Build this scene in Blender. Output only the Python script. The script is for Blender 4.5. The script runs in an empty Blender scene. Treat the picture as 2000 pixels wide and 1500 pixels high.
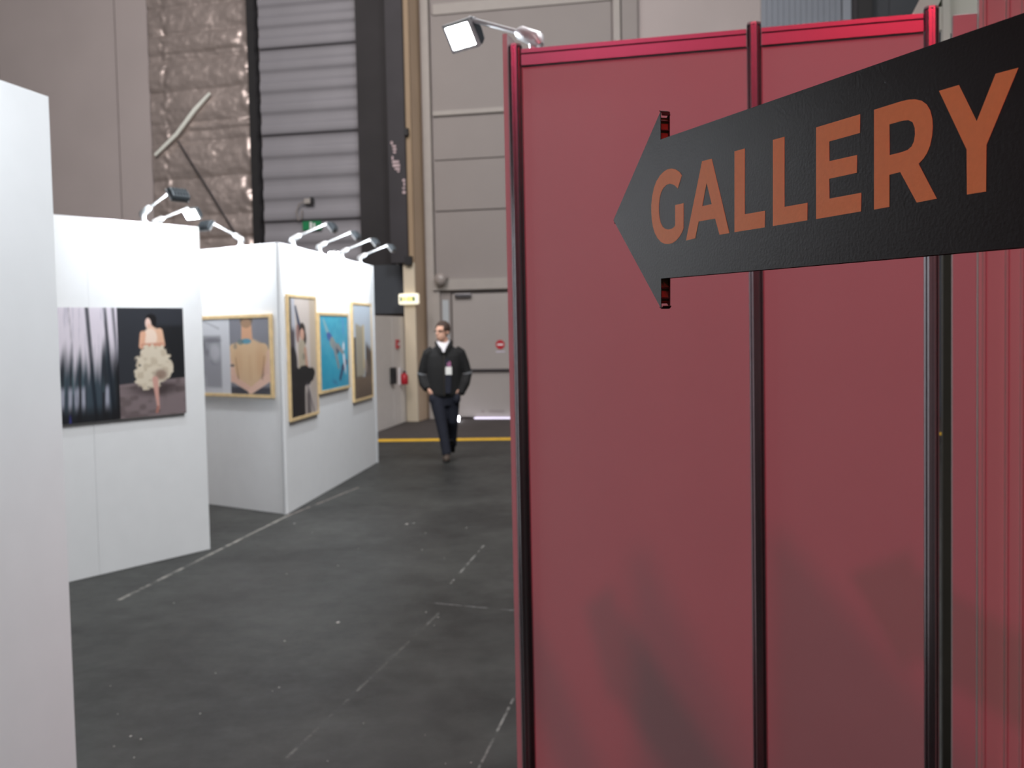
import bpy, math, random
import numpy as np
from mathutils import Matrix, Vector, noise
random.seed(7)
rng = np.random.default_rng(11)
sc = bpy.context.scene
col = sc.collection

# ------------------------------------------------------------ camera
FPX = 2100.0                                  # focal length in pixels of the 2000x1500 frame
PITCH = math.atan(108/2100); ROLL = 0.0205; EYE = 1.67
CAM = np.array([0, 0, EYE])
_f = np.array([0, math.cos(PITCH), -math.sin(PITCH)]); _r0 = np.array([1., 0, 0]); _u0 = np.array([0, math.sin(PITCH), math.cos(PITCH)])
_r = math.cos(ROLL)*_r0 - math.sin(ROLL)*_u0
_u = math.sin(ROLL)*_r0 + math.cos(ROLL)*_u0
cd = bpy.data.cameras.new('camera'); cam = bpy.data.objects.new('camera', cd); col.objects.link(cam)
cd.sensor_width = 36; cd.lens = FPX/2000*36; cd.clip_end = 200; cd.clip_start = .05
cam.matrix_world = Matrix(((_r[0], _u[0], -_f[0], CAM[0]), (_r[1], _u[1], -_f[1], CAM[1]), (_r[2], _u[2], -_f[2], CAM[2]), (0, 0, 0, 1)))
cd.dof.use_dof = True; cd.dof.focus_distance = 1.2; cd.dof.aperture_fstop = 9.0; cd.dof.aperture_blades = 7
sc.camera = cam
# ------------------------------------------------------------ world, lights, exposure
w = bpy.data.worlds.new('hall_ambience'); sc.world = w; w.use_nodes = True
w.node_tree.nodes['Background'].inputs[0].default_value = (1.0, .95, .93, 1)
w.node_tree.nodes['Background'].inputs[1].default_value = .048
sc.view_settings.view_transform = 'Standard'; sc.view_settings.look = 'None'
sc.view_settings.gamma = 1; sc.view_settings.exposure = 0; sc.view_settings.use_curve_mapping = False

def area(name, loc, target, size, energy, colr):
    L = bpy.data.lights.new(name, 'AREA'); L.shape = 'RECTANGLE'; L.size, L.size_y = size; L.energy = energy; L.color = colr
    o = bpy.data.objects.new(name, L); col.objects.link(o); o.location = loc
    o.rotation_euler = (Vector(target)-Vector(loc)).to_track_quat('-Z', 'Y').to_euler(); return o
def spot(name, loc, target, angle, energy, colr, radius=.08, blend=.5):
    L = bpy.data.lights.new(name, 'SPOT'); L.spot_size = math.radians(angle); L.spot_blend = blend; L.energy = energy; L.color = colr
    L.shadow_soft_size = radius
    o = bpy.data.objects.new(name, L); col.objects.link(o); o.location = loc
    o.rotation_euler = (Vector(target)-Vector(loc)).to_track_quat('-Z', 'Y').to_euler(); return o
# unseen overhead hall light over the gallery, plus fills added to brighten single surfaces
area('hall_fill', (-4.5, 9.0, 10.5), (-6.5, 21, 4.0), (6, 4), 950, (1.0, .93, .91))  # aimed away from the floor to brighten the far wall
area('hall_fill', (-1.5, 13.0, 10.5), (-1.5, 13.6, 0), (9, 5), 260, (1.0, .95, .93))
area('hall_fill', (-4.0, -2.0, 7.5), (.6, 2.6, 2.0), (3, 3), 78, (1.0, .96, .92))  # fill added for the sign face and the booth wall
area('hall_fill', (5.0, 13.0, 9.0), (-2.2, 18.5, 1.5), (3, 3), 60, (1.0, .95, .92))  # fill added to brighten the passage partition
spot('hall_fill', (1.2, 2.4, 7.5), (-1.7, 3.35, .7), 34, 230, (.97, .99, 1.0), .25, .8)  # fill added to brighten the plain gallery wall
area('hall_fill', (1.8, 6.0, 8.5), (-2.6, 9.2, .6), (3, 3), 800, (.97, .98, 1.0))  # fill added for the lower parts of the white gallery panels
# red and magenta stage wash on a truss behind the camera
spot('stage_wash', (.0, -3.9, 5.4), (.42, 3.1, .9), 31, 265, (1, .03, .09), .09, .4)
spot('stage_wash', (-3.03, -3.9, 5.4), (.45, 3.1, .9), 27, 275, (1, .045, .17), .09, .4)
spot('stage_wash', (.77, -3.9, 5.4), (.42, 3.1, .9), 29, 245, (1, .025, .06), .09, .4)

# ------------------------------------------------------------ helpers
def ray(px, py): return _f + (px-1000)/FPX*_r - (py-750)/FPX*_u
def ground(px, py, z=0.0):
    d = ray(px, py); return CAM + (z-EYE)/d[2]*d
def s2l(c): return tuple((x/12.92 if x <= .04045 else ((x+.055)/1.055)**2.4) for x in (v/255 for v in c))

class Frame:                                   # local x along a wall, local y into it, z up
    def __init__(s, origin, to):
        s.o = np.array([origin[0], origin[1], 0.]); d = np.array([to[0]-origin[0], to[1]-origin[1], 0.]); s.len = np.linalg.norm(d)
        s.x = d/s.len; s.y = np.array([-s.x[1], s.x[0], 0]); s.ang = math.atan2(s.x[1], s.x[0])
    def hit(s, px, py, off=0.0):               # pixel ray onto the plane lying off in front of the wall -> (along, z)
        d = ray(px, py); o = s.o - s.y*off
        t = ((o-CAM)@s.y)/(d@s.y); P = CAM + t*d
        return (P-s.o)@s.x, P[2]
    def at(s, x, y=0., z=0.): return s.o + s.x*x + s.y*y + np.array([0, 0, z])

class MB:
    def __init__(s): s.v = []; s.f = []; s.sm = []
    def add(s, vs, fs, smooth=False):
        n = len(s.v); s.v += [tuple(map(float, q)) for q in vs]; s.f += [tuple(i+n for i in f) for f in fs]; s.sm += [smooth]*len(fs); return s
    def box(s, x0, x1, y0, y1, z0, z1):
        return s.add([(x0,y0,z0),(x1,y0,z0),(x1,y1,z0),(x0,y1,z0),(x0,y0,z1),(x1,y0,z1),(x1,y1,z1),(x0,y1,z1)],
                     [(0,3,2,1),(4,5,6,7),(0,1,5,4),(1,2,6,5),(2,3,7,6),(3,0,4,7)])
    def prism(s, poly, a, b, axes='xy', smooth=False):   # poly extruded along the third axis
        def mk(p, q): return {'xy': (p[0], p[1], q), 'xz': (p[0], q, p[1]), 'yz': (q, p[0], p[1])}[axes]
        n = len(poly)
        return s.add([mk(p, a) for p in poly]+[mk(p, b) for p in poly],
                     [tuple(range(n-1, -1, -1)), tuple(range(n, 2*n))]+[(i, (i+1) % n, (i+1) % n+n, i+n) for i in range(n)], smooth)
    def tube(s, pts, rad, n=12, caps=True, flat=1.0):
        pts = [Vector(p) for p in pts]; rad = rad if hasattr(rad, '__len__') else [rad]*len(pts)
        vs = []; fs = []; m = len(pts); prev = None
        for i, p in enumerate(pts):
            t = (pts[min(i+1, m-1)]-pts[max(i-1, 0)]).normalized()
            if prev is None:
                a = t.cross(Vector((0, 0, 1)) if abs(t.z) < .9 else Vector((1, 0, 0))).normalized()
            else: a = (prev - t*prev.dot(t)).normalized()
            prev = a; b = t.cross(a)
            for k in range(n):
                q = 2*math.pi*k/n; vs.append(p + (a*math.cos(q) + b*math.sin(q)*flat)*rad[i])
        for i in range(m-1):
            for k in range(n):
                fs.append((i*n+k, i*n+(k+1) % n, (i+1)*n+(k+1) % n, (i+1)*n+k))
        s.add(vs, fs, True)
        if caps: s.add(vs[:n], [tuple(range(n-1, -1, -1))]); s.add(vs[-n:], [tuple(range(n))])
        return s
    def loft(s, rings, n=20):                   # rings: (cx, cy, z, rx, ry)
        vs = []; fs = []
        for (cx, cy, z, rx, ry) in rings:
            for k in range(n):
                q = 2*math.pi*k/n; vs.append((cx+rx*math.cos(q), cy+ry*math.sin(q), z))
        m = len(rings)
        for i in range(m-1):
            for k in range(n): fs.append((i*n+k, i*n+(k+1) % n, (i+1)*n+(k+1) % n, (i+1)*n+k))
        fs += [tuple(range(n-1, -1, -1)), tuple(range((m-1)*n, m*n))]
        return s.add(vs, fs, True)
    def ball(s, c, r, n=16, m=10, rot=None):
        r = r if hasattr(r, '__len__') else (r, r, r); vs = []; fs = []
        for i in range(m+1):
            a = math.pi*i/m
            for k in range(n):
                q = 2*math.pi*k/n; p = Vector((r[0]*math.sin(a)*math.cos(q), r[1]*math.sin(a)*math.sin(q), -r[2]*math.cos(a)))
                if rot: p = rot @ p
                vs.append(p + Vector(c))
        for i in range(m):
            for k in range(n): fs.append((i*n+k, i*n+(k+1) % n, (i+1)*n+(k+1) % n, (i+1)*n+k))
        return s.add(vs, fs, True)
    def mesh(s, name):
        me = bpy.data.meshes.new(name); me.from_pydata(s.v, [], s.f); me.update()
        me.polygons.foreach_set('use_smooth', s.sm); return me
    def build(s, name, m, parent=None, bevel=0, **kw):
        return link(name, s.mesh(name), m, parent, bevel, **kw)
def link(name, me, m, parent=None, bevel=0, loc=None, rz=0, label=None, cat=None, group=None, kind=None):
    o = bpy.data.objects.new(name, me); col.objects.link(o)
    if m is not None and me is not None and not me.materials: me.materials.append(m)
    if parent: o.parent = parent
    if loc is not None: o.location = loc
    o.rotation_euler.z = rz
    if bevel:
        b = o.modifiers.new('bevel', 'BEVEL'); b.width = bevel; b.segments = 2; b.limit_method = 'ANGLE'; b.angle_limit = math.radians(50)
    tag(o, label, cat, group, kind); return o
def tag(o, label=None, cat=None, group=None, kind=None):
    if label: o['label'] = label
    if cat: o['category'] = cat
    if group: o['group'] = group
    if kind: o['kind'] = kind
def thing(name, label, cat, loc, rz=0, group=None, kind=None):
    return link(name, None, None, None, 0, loc, rz, label, cat, group, kind)

def mat(name, rgb, rough=.6, metal=0., var=.05, scale=6., bump=0., bscale=80., spec=.5, emit=0., ecol=None):
    m = bpy.data.materials.new(name); m.use_nodes = True; nt = m.node_tree; N = nt.nodes; b = N['Principled BSDF']
    c = s2l(rgb); b.inputs['Roughness'].default_value = rough; b.inputs['Metallic'].default_value = metal
    b.inputs['Specular IOR Level'].default_value = spec
    tc = N.new('ShaderNodeTexCoord'); nz = N.new('ShaderNodeTexNoise'); nz.inputs['Scale'].default_value = scale; nz.inputs['Detail'].default_value = 5
    nt.links.new(tc.outputs['Object'], nz.inputs['Vector'])
    rp = N.new('ShaderNodeValToRGB'); rp.color_ramp.elements[0].position = .3; rp.color_ramp.elements[1].position = .7
    rp.color_ramp.elements[0].color = (*[max(0, x*(1-var)) for x in c], 1); rp.color_ramp.elements[1].color = (*[min(1, x*(1+var)) for x in c], 1)
    nt.links.new(nz.outputs['Fac'], rp.inputs['Fac']); nt.links.new(rp.outputs['Color'], b.inputs['Base Color'])
    if bump:
        n2 = N.new('ShaderNodeTexNoise'); n2.inputs['Scale'].default_value = bscale; n2.inputs['Detail'].default_value = 3
        nt.links.new(tc.outputs['Object'], n2.inputs['Vector'])
        bp = N.new('ShaderNodeBump'); bp.inputs['Strength'].default_value = bump; bp.inputs['Distance'].default_value = .002
        nt.links.new(n2.outputs['Fac'], bp.inputs['Height']); nt.links.new(bp.outputs['Normal'], b.inputs['Normal'])
    if emit:
        b.inputs['Emission Color'].default_value = (*(s2l(ecol or rgb)), 1); b.inputs['Emission Strength'].default_value = emit
    return m
def print_mat(name, rough=.45):                 # flat photographic print: colours come from the print's own colour attribute
    m = bpy.data.materials.new(name); m.use_nodes = True; nt = m.node_tree; b = nt.nodes['Principled BSDF']
    a = nt.nodes.new('ShaderNodeVertexColor'); a.layer_name = 'print'; nt.links.new(a.outputs['Color'], b.inputs['Base Color'])
    b.inputs['Roughness'].default_value = rough; return m

M = dict(
    panel_white=mat('white_laminate', (236, 237, 238), .55, var=.015),
    panel_core=mat('panel_core', (120, 120, 120), .8),
    booth_panel=mat('booth_laminate', (205, 198, 198), .42, var=.02, scale=3, bump=.05, bscale=400),
    alu=mat('brushed_aluminium', (172, 170, 174), .24, 1., var=.03, scale=40),
    alu_rail=mat('satin_aluminium', (146, 142, 147), .34, 1., var=.02, scale=30),
    lamp_silver=mat('silver_lamp_paint', (214, 216, 218), .35, .35, var=.02),
    lamp_dark=mat('dark_lamp_housing', (92, 100, 106), .45, .3, var=.04),
    lamp_glow=mat('lamp_glass', (255, 255, 255), .4, emit=380, ecol=(240, 248, 255)),
    lamp_hot=mat('lamp_glass_hot', (255, 255, 255), .4, emit=130, ecol=(240, 248, 255)),
    wood=mat('pine_frame', (222, 194, 146), .55, var=.12, scale=14),
    black=mat('black_paint', (26, 25, 27), .6, var=.2),
    dark=mat('dark_steel', (48, 45, 49), .65, var=.18, scale=1.5),
    darker=mat('dark_recess_panel', (38, 35, 37), .7, var=.2, scale=1.5),
    slate=mat('slate_blue_panel', (62, 66, 72), .6, var=.15, scale=1.5),
    hall=mat('hall_wall_paint', (176, 166, 164), .7, var=.035, scale=.9, bump=.08, bscale=12),
    hall2=mat('hall_door_paint', (140, 133, 130), .6, var=.035, scale=.9),
    hall3=mat('hall_trim_paint', (160, 154, 149), .55, var=.03),
    beige=mat('column_beige_shade', (196, 172, 146), .6, var=.05, scale=1.2),
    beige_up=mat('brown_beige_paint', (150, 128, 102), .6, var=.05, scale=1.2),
    cream=mat('column_cream_lit', (205, 192, 170), .6, var=.05, scale=1.2),
    clad=mat('grey_steel_cladding', (140, 138, 143), .5, .1, var=.05, scale=1.4),
    cladblue=mat('blue_grey_cladding', (132, 138, 148), .5, .1, var=.04, scale=1.4),
    foil=mat('foil_insulation', (198, 184, 178), .38, .62, var=.1, scale=1.2, bump=.5, bscale=9),
    yellow=mat('yellow_floor_paint', (225, 178, 40), .6, var=.12, scale=8),
    apron=mat('dark_asphalt', (62, 56, 55), .8, var=.15, scale=3),
    part_white=mat('white_partition_paint', (228, 222, 216), .55, var=.03),
    door_white=mat('door_white', (158, 152, 149), .5, var=.03, scale=1.1),
    red=mat('red_enamel', (178, 30, 44), .4, var=.06),
    sign_white=mat('sign_white', (232, 230, 232), .5),
    green=mat('exit_green', (20, 122, 74), .5, var=.05),
    exit_lit=mat('exit_light_diffuser', (250, 246, 230), .5, emit=.75, ecol=(255, 246, 214)),
    exit_yellow=mat('exit_light_symbol', (250, 235, 150), .5, emit=.6, ecol=(255, 236, 140)),
    day=mat('daylight_gap', (235, 230, 250), .5, emit=1.0, ecol=(235, 226, 250)),
    stud=mat('glinting_stud', (255, 255, 255), .5, emit=14, ecol=(245, 245, 255)),
    chip=mat('chipped_paint', (170, 168, 164), .8, var=.1),
    chalk=mat('chalk_marks', (190, 170, 172), .9, var=.2),
    print=print_mat('photographic_print', .5), print_gloss=print_mat('glossy_photographic_print', .28),
    sign_black=mat('black_sign_laminate', (20, 18, 19), .34, var=.12, scale=160, bump=.12, bscale=260, spec=.8),
    sign_orange=mat('orange_lettering', (240, 186, 108), .45, var=.03, scale=120, bump=.08, bscale=260, spec=.8),
    card=mat('brown_honeycomb_card', (150, 108, 76), .85, var=.12, scale=60),
    cardedge=mat('dark_card_edge', (58, 34, 30), .9, var=.2, scale=60),
    rib=mat('white_ribbed_sheet', (208, 202, 198), .5, var=.03, scale=2),
    tent_white=mat('white_tent_beam', (240, 243, 234), .5, var=.03),
    tent_green=mat('green_tent_fabric', (128, 146, 112), .8, var=.06),
    gap_dark=mat('shaded_gap_post', (62, 60, 52), .5, .4, var=.1),
    skin=mat('skin', (214, 166, 142), .55, var=.05, scale=20), hair=mat('brown_hair', (62, 46, 38), .7, var=.25, scale=60),
    jacket=mat('black_jacket_cloth', (17, 17, 18), .85, var=.2, scale=12, bump=.3, bscale=60),
    navy=mat('navy_denim', (24, 27, 40), .85, var=.15, scale=30), navy2=mat('navy_shirt', (24, 27, 40), .85),
    shirt=mat('white_shirt_cloth', (222, 220, 224), .8), shoe=mat('brown_leather', (70, 58, 50), .5, var=.1),
    sole=mat('black_rubber', (22, 22, 22), .8), badge=mat('badge_card', (226, 226, 222), .5), pink=mat('pink_lanyard', (176, 110, 150), .7),
    reflect=mat('grey_reflective_band', (120, 122, 126), .5), glass_dark=mat('spectacle_frame', (40, 28, 26), .4),
)
# floor: dark sealed concrete, worn paint lines, scratches and blotches
def floor_mat():
    m = bpy.data.materials.new('dark_concrete_floor'); m.use_nodes = True; nt = m.node_tree; N = nt.nodes; K = nt.links; b = N['Principled BSDF']
    tc = N.new('ShaderNodeTexCoord'); P = tc.outputs['Object']
    def nz(scale, det=6, rough=.6):
        n = N.new('ShaderNodeTexNoise'); n.inputs['Scale'].default_value = scale; n.inputs['Detail'].default_value = det; n.inputs['Roughness'].default_value = rough
        K.new(P, n.inputs['Vector']); return n.outputs['Fac']
    def ma(op, a, c=None, clamp=False):
        n = N.new('ShaderNodeMath'); n.operation = op; n.use_clamp = clamp
        for i, q in enumerate((a, c)):
            if q is None: continue
            if isinstance(q, (int, float)): n.inputs[i].default_value = q
            else: K.new(q, n.inputs[i])
        return n.outputs[0]
    rp = N.new('ShaderNodeValToRGB'); e = rp.color_ramp.elements
    e[0].position = .40; e[1].position = .62; e[0].color = (*s2l((38, 38, 37)), 1); e[1].color = (*s2l((58, 59, 57)), 1)
    mix0 = ma('ADD', ma('MULTIPLY', nz(.9), .6), ma('MULTIPLY', nz(5, 8, .7), .4)); K.new(mix0, rp.inputs['Fac'])
    cur = rp.outputs['Color']; worn = nz(7, 6, .75); fine = nz(45, 4, .7)
    def blend(fac, rgb):
        nonlocal cur
        x = N.new('ShaderNodeMix'); x.data_type = 'RGBA'; K.new(fac, x.inputs[0]); K.new(cur, x.inputs[6]); x.inputs[7].default_value = (*s2l(rgb), 1); cur = x.outputs[2]
    def line(pa, pb, wd, rgb, amt, thr):
        A = ground(*pa); B = ground(*pb); d = (B-A); L = float(np.linalg.norm(d)); d = d/L; n = np.array([-d[1], d[0], 0])
        def dot(v):
            q = N.new('ShaderNodeVectorMath'); q.operation = 'DOT_PRODUCT'; K.new(P, q.inputs[0]); q.inputs[1].default_value = tuple(v); return q.outputs['Value']
        ds = ma('ABSOLUTE', ma('SUBTRACT', dot(n), float(A@n))); t = ma('SUBTRACT', dot(d), float(A@d))
        wob = ma('MULTIPLY', ma('SUBTRACT', nz(3), .5), wd*.8)
        msk = ma('LESS_THAN', ma('ADD', ds, wob), wd)
        msk = ma('MULTIPLY', msk, ma('MULTIPLY', ma('GREATER_THAN', t, 0.), ma('LESS_THAN', t, L)))
        wn = ma('MULTIPLY', ma('SUBTRACT', worn, thr), 8., True)
        blend(ma('MULTIPLY', ma('MULTIPLY', msk, wn), amt), rgb)
    line((232, 1172), (560, 1008), .016, (170, 166, 158), .5, .42)
    line((560, 1008), (700, 952), .014, (160, 148, 140), .5, .42)
    line((945, 1065), (880, 1140), .008, (150, 150, 146), .5, .46)
    line((865, 1190), (560, 1480), .007, (122, 122, 118), .5, .47)
    line((1015, 1340), (930, 1510), .006, (150, 150, 146), .5, .46)
    line((850, 1178), (1010, 1193), .006, (150, 150, 150), .6, .45)
    line((770, 1052), (520, 1245), .012, (48, 48, 47), .5, .36)
    line((700, 1255), (1000, 1262), .010, (50, 49, 48), .6, .40)
    line((450, 1380), (700, 1180), .010, (52, 50, 49), .5, .45)
    spk = ma('MULTIPLY', ma('GREATER_THAN', fine, .70), .5); blend(spk, (86, 86, 82))
    dk = ma('MULTIPLY', ma('SUBTRACT', nz(1.7, 4), .58), 4., True); blend(ma('MULTIPLY', dk, .55), (40, 39, 38))
    K.new(cur, b.inputs['Base Color'])
    rr = ma('ADD', ma('MULTIPLY', worn, .25), .38); K.new(rr, b.inputs['Roughness']); b.inputs['Specular IOR Level'].default_value = .22
    bp = N.new('ShaderNodeBump'); bp.inputs['Strength'].default_value = .15; bp.inputs['Distance'].default_value = .002; K.new(fine, bp.inputs['Height']); K.new(bp.outputs['Normal'], b.inputs['Normal'])
    return m
M['floor'] = floor_mat()

# ------------------------------------------------------------ floor
fl = MB().box(-16, 16, -8, 26, -.1, 0).build('floor', M['floor'], kind='structure', label='dark grey sealed concrete hall floor with worn lines')
a, b_ = ground(640, 862.5), ground(1100, 857)
d = (b_-a)/np.linalg.norm(b_-a); n = np.array([-d[1], d[0], 0])
def strip(a, b, w0, w1, z): 
    return MB().add([*(a+n*w0+[0, 0, .0],), *(b+n*w0,), *(b+n*w1,), *(a+n*w1,)] if False else [tuple(a+n*w0+np.array([0,0,z])), tuple(b+n*w0+np.array([0,0,z])), tuple(b+n*w1+np.array([0,0,z])), tuple(a+n*w1+np.array([0,0,z]))], [(0, 1, 2, 3)])
a2, b2 = a-d*9, b_+d*9
ap = MB(); q = [a2+n*.25, b2+n*.25, b2+n*6.5, a2+n*6.5]
ap.prism([(v[0], v[1]) for v in q], 0.0005, .004).build('floor_apron', M['apron'], fl, label='dark asphalt strip before the hall wall')
yl = MB(); q = [a2-n*.10, b2-n*.10, b2+n*.22, a2+n*.22]
yl.prism([(v[0], v[1]) for v in q], .0005, .005).build('painted_line', M['yellow'], fl, label='yellow line painted on the floor')
fm = MB()                                       # paint chips and grit trodden into the floor
chips = [(794, 1024, 7), (808, 1022, 4), (831, 1041, 3), (911, 1031, 3), (660, 1216, 8), (556, 1252, 4), (391, 1394, 4), (421, 1315, 3), (223, 1458, 3), (262, 1480, 4),
         (832, 1196, 3), (856, 1206, 3), (848, 1222, 2), (545, 1343, 3), (532, 1350, 2), (710, 1413, 2), (640, 1487, 2), (824, 1074, 3), (868, 1090, 2), (560, 1121, 3), (340, 1178, 3),
         (575, 1023, 3), (610, 1040, 2), (830, 1436, 2), (255, 1438, 5), (275, 1444, 4), (920, 1490, 3), (870, 1492, 2), (230, 1395, 2), (216, 1340, 2), (700, 1072, 2), (660, 1105, 3)]
for (px, py, r) in chips:
    c = ground(px, py); rr = r*c[1]/FPX*.5; k = random.randint(5, 7); a0 = random.random()*6
    fm.prism([(c[0]+rr*math.cos(a0+6.283*i/k)*random.uniform(.6, 1.3), c[1]+1.6*rr*math.sin(a0+6.283*i/k)*random.uniform(.6, 1.3)) for i in range(k)], .0003, .002)
fm.build('paint_chips', M['chip'], fl, kind='stuff', label='white paint chips scattered on the floor')

# ------------------------------------------------------------ hall back wall
ANG = math.radians(12.5); W0 = np.array([-.591, 20.15])
W = Frame(W0, W0+np.array([math.cos(ANG), -math.sin(ANG)]))
TOP = 9.2
def S(px, py, off=0.): return W.hit(px, py, off)[0]
def Z(px, py, off=0.): return W.hit(px, py, off)[1]
wb = MB().box(-14, 13, 0, .3, 0, TOP).build('wall_back', M['hall'], loc=tuple(W.o), rz=W.ang, kind='structure', label='tall hall back wall')
def wpart(name, m, mb, parent=None, **kw): return mb.build(name, m, parent or wb, **kw)
def wb_box(name, m, s0, s1, z0, z1, o0, o1, **kw): return wpart(name, m, MB().box(s0, s1, -o1, -o0, z0, z1), **kw)
# plain sheets at the far left
sA, sB, sC = S(8, 300), S(236, 250), S(299, 250)
wb_box('wall_panel', M['hall'], -13.9, sA-.02, 0, TOP, 0, .06); wb_box('wall_panel', M['hall'], sA+.02, sB-.02, 0, TOP, 0, .06)
wb_box('wall_panel', M['hall'], sB+.02, sC, 0, TOP, 0, .09)
# foil insulation: wrinkled sheets between battens
s0, s1 = sC+.02, S(497, 235)
zb = [Z(400, y) for y in (620, 470, 428, 350, 282, 258, 243, 178, 118, 104, 66, 12, -60)]
zb = sorted([0.]+zb)
nx, nzz = 90, 300
fz = np.linspace(0.02, TOP-.3, nzz); fx = np.linspace(s0, s1, nx)
def band(z):
    i = np.searchsorted(zb, z); lo = zb[max(i-1, 0)]; hi = zb[i] if i < len(zb) else TOP
    t = min(1., max(0., (z-lo)/(hi-lo))); return .055*abs(math.sin(math.pi*t))**.6*min(1, (hi-lo)/.5)+.015*(i % 2)
vs = []; fs = []
for j, z in enumerate(fz):
    for i, x in enumerate(fx):
        q = Vector((x*1.3, z*2.2, 3.1)); e = noise.noise(q)*.03 + noise.noise(q*4.1)*.014 + noise.noise(q*9.7)*.007
        edge = max(0, 1-(s1-x)/.35); e += edge*noise.noise(Vector((x*6, z*5, 7)))*.06
        e += max(0, 1-abs(x-s0-.32)/.12)*noise.noise(Vector((x*7, z*7, 1)))*.05
        vs.append((x, -(.05+band(z - .06*(x-s0)/(s1-s0)) + e), z))
for j in range(nzz-1):
    for i in range(nx-1): fs.append((j*nx+i, j*nx+i+1, (j+1)*nx+i+1, (j+1)*nx+i))
wpart('foil_sheet', M['foil'], MB().add(vs, fs, True), label='wrinkled silver foil insulation sheet')
def wp(px, py, off): s_, z_ = W.hit(px, py, off); return (s_, -off, z_)
MB().tube([wp(303, 303, .2), wp(345, 262, .2), wp(380, 215, .2), wp(410, 182, .2)], [.03, .04, .045, .03], 10).build('bracing_pipe', M['tent_white'], wb, label='slanting bright metal pipe')
MB().tube([wp(347, 275, .18), wp(410, 375, .18), wp(468, 470, .18)], .018, 8).build('bracing_cable', M['dark'], wb, label='thin dark slanting cable')
# black post and steel cladding sheets with laps
wb_box('post', M['black'], S(497, 235), S(511, 235), 0, TOP, 0, .22, label='black vertical post')
c0, c1 = S(511, 235)+.02, S(702, 250)
laps = [0.02, Z(606, 600), Z(606, 429), Z(606, 259), Z(606, 89), Z(606, -80), TOP-.2]
for k in range(len(laps)-1):
    z0, z1 = laps[k], laps[k+1]-.045; prof = []
    nr = max(1, round((z1-z0)/.42)); n_ = nr*14
    for r in range(n_+1):
        ph = 2*math.pi*r/14; prof.append((-.055-.022*math.tanh(1.6*math.sin(ph)), z0+(z1-z0)*r/n_))
    prof += [(0, z1), (0, z0)]
    wpart('cladding_sheet', M['clad'], MB().prism(prof, c0, c1, 'yz'))
    wb_box('lap_joint', M['dark'], c0, c1, z1, z1+.045, 0, .03)
# dark sliding-door housings over the passage
zE = Z(760, 516, .5)
wb_box('dark_panel', M['darker'], S(699, 250, .3), S(757, 250, .3), zE, TOP, 0, .3, label='near black recessed panel')
wb_box('dark_panel', M['dark'], S(757, 250, .78), S(790, 250, .78), zE, TOP, .3, .78, label='dark charcoal panel with chalk writing')
wb_box('dark_bracket', M['black'], S(790, 500, .8), S(803, 500, .8), Z(800, 517, .8), Z(800, 500, .8), .4, .8)
wb_box('dark_bracket', M['black'], S(789, 260, .8), S(796, 260, .8), Z(790, 264, .8), Z(790, 250, .8), .4, .8)
wb_box('lintel_panel', M['slate'], S(715, 560, .3), S(789, 560, .3), Z(750, 613, .3), zE, 0, .3, label='dark slate lintel panel')
ck = MB()                                       # chalked writing on the dark panel: three faded scrawls
for (x0, y0, x1, y1) in [(763, 276, 767, 282), (766, 284, 773, 287), (767, 290, 774, 293), (768, 296, 773, 299), (765, 305, 768, 312), (766, 314, 779, 318), (767, 321, 781, 325), (771, 328, 781, 331), (776, 333, 780, 336),
                         (786, 350, 791, 354), (788, 356, 791, 363), (786, 366, 791, 369), (786, 373, 792, 378)]:
    p0, p1 = W.hit(x0, y0, .79), W.hit(x1, y1, .79); ck.box(p0[0], p1[0], -.79, -.781, p1[1], p0[1])
wpart('chalk_writing', M['chalk'], ck, label='faded chalk writing')
# beige column standing proud of the wall
f0, f1 = S(789, 590, .7), S(811, 590, .7)
co = thing('column', 'beige steel column beside the white hall gate', None, tuple(W.o), W.ang, kind='structure')
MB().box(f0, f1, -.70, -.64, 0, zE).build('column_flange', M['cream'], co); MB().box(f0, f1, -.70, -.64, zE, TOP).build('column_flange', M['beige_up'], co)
MB().box(f1-.10, f1, -.64, 0, 0, TOP).build('column_web', M['beige'], co)  # lit front and shaded side are put into the cream and beige colours
# white hall gate: frame, leaf panels, personnel door
g0, g1 = S(832, 400), S(1195, 60)
wb_box('gate_frame', M['hall3'], g0+.02, S(846, 300), 0, TOP, 0, .14)
zs = [Z(920, 575), Z(920, 411), Z(920, 311), Z(920, 219), Z(920, 24), TOP-.6]
for k in range(len(zs)-1):
    wb_box('gate_panel', M['hall2'], S(847, 300)+.02, g1, zs[k]+.012, zs[k+1]-.012, 0, .05+.012*(k % 2))
wb_box('gate_rail', M['hall3'], S(846, 222)+.02, g1, Z(920, 224), Z(920, 215), .05, .11)
wb_box('gate_rail', M['hall3'], S(846, 22)+.02, g1, Z(920, 26), Z(920, 5), .05, .10)
wb_box('door_lintel', M['hall3'], S(850, 550), g1, Z(920, 566), Z(920, 545), .04, .20)
wb_box('door_jamb', M['hall3'], S(852, 700), S(866, 700), 0, Z(920, 569), .02, .16)
wb_box('side_light_frame', M['hall2'], S(866, 700), S(886, 700), 0, Z(920, 569), .0, .10)
wb_box('side_light', mat('pale_blue_glass', (176, 182, 186), .25, var=.03), S(870, 700), S(882, 700), .3, Z(920, 585), .09, .12)
d0, d1 = S(889, 700), S(1065, 700)
dr = MB().box(d0, d1, -.13, -.02, .04, Z(920, 574)).build('door_1', M['door_white'], bevel=.01, loc=tuple(W.o), rz=W.ang, kind='structure', label='white personnel door with dark push bar and stop sign')
MB().box(d0+.15, d1-.1, -.19, -.131, Z(950, 724), Z(950, 720)).build('push_bar', M['dark'], dr, bevel=.008, label='dark horizontal push bar')
MB().box(S(893, 577), S(925, 577), -.2, -.131, Z(905, 582), Z(905, 574)).build('door_closer', M['alu'], dr, bevel=.01)
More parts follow.
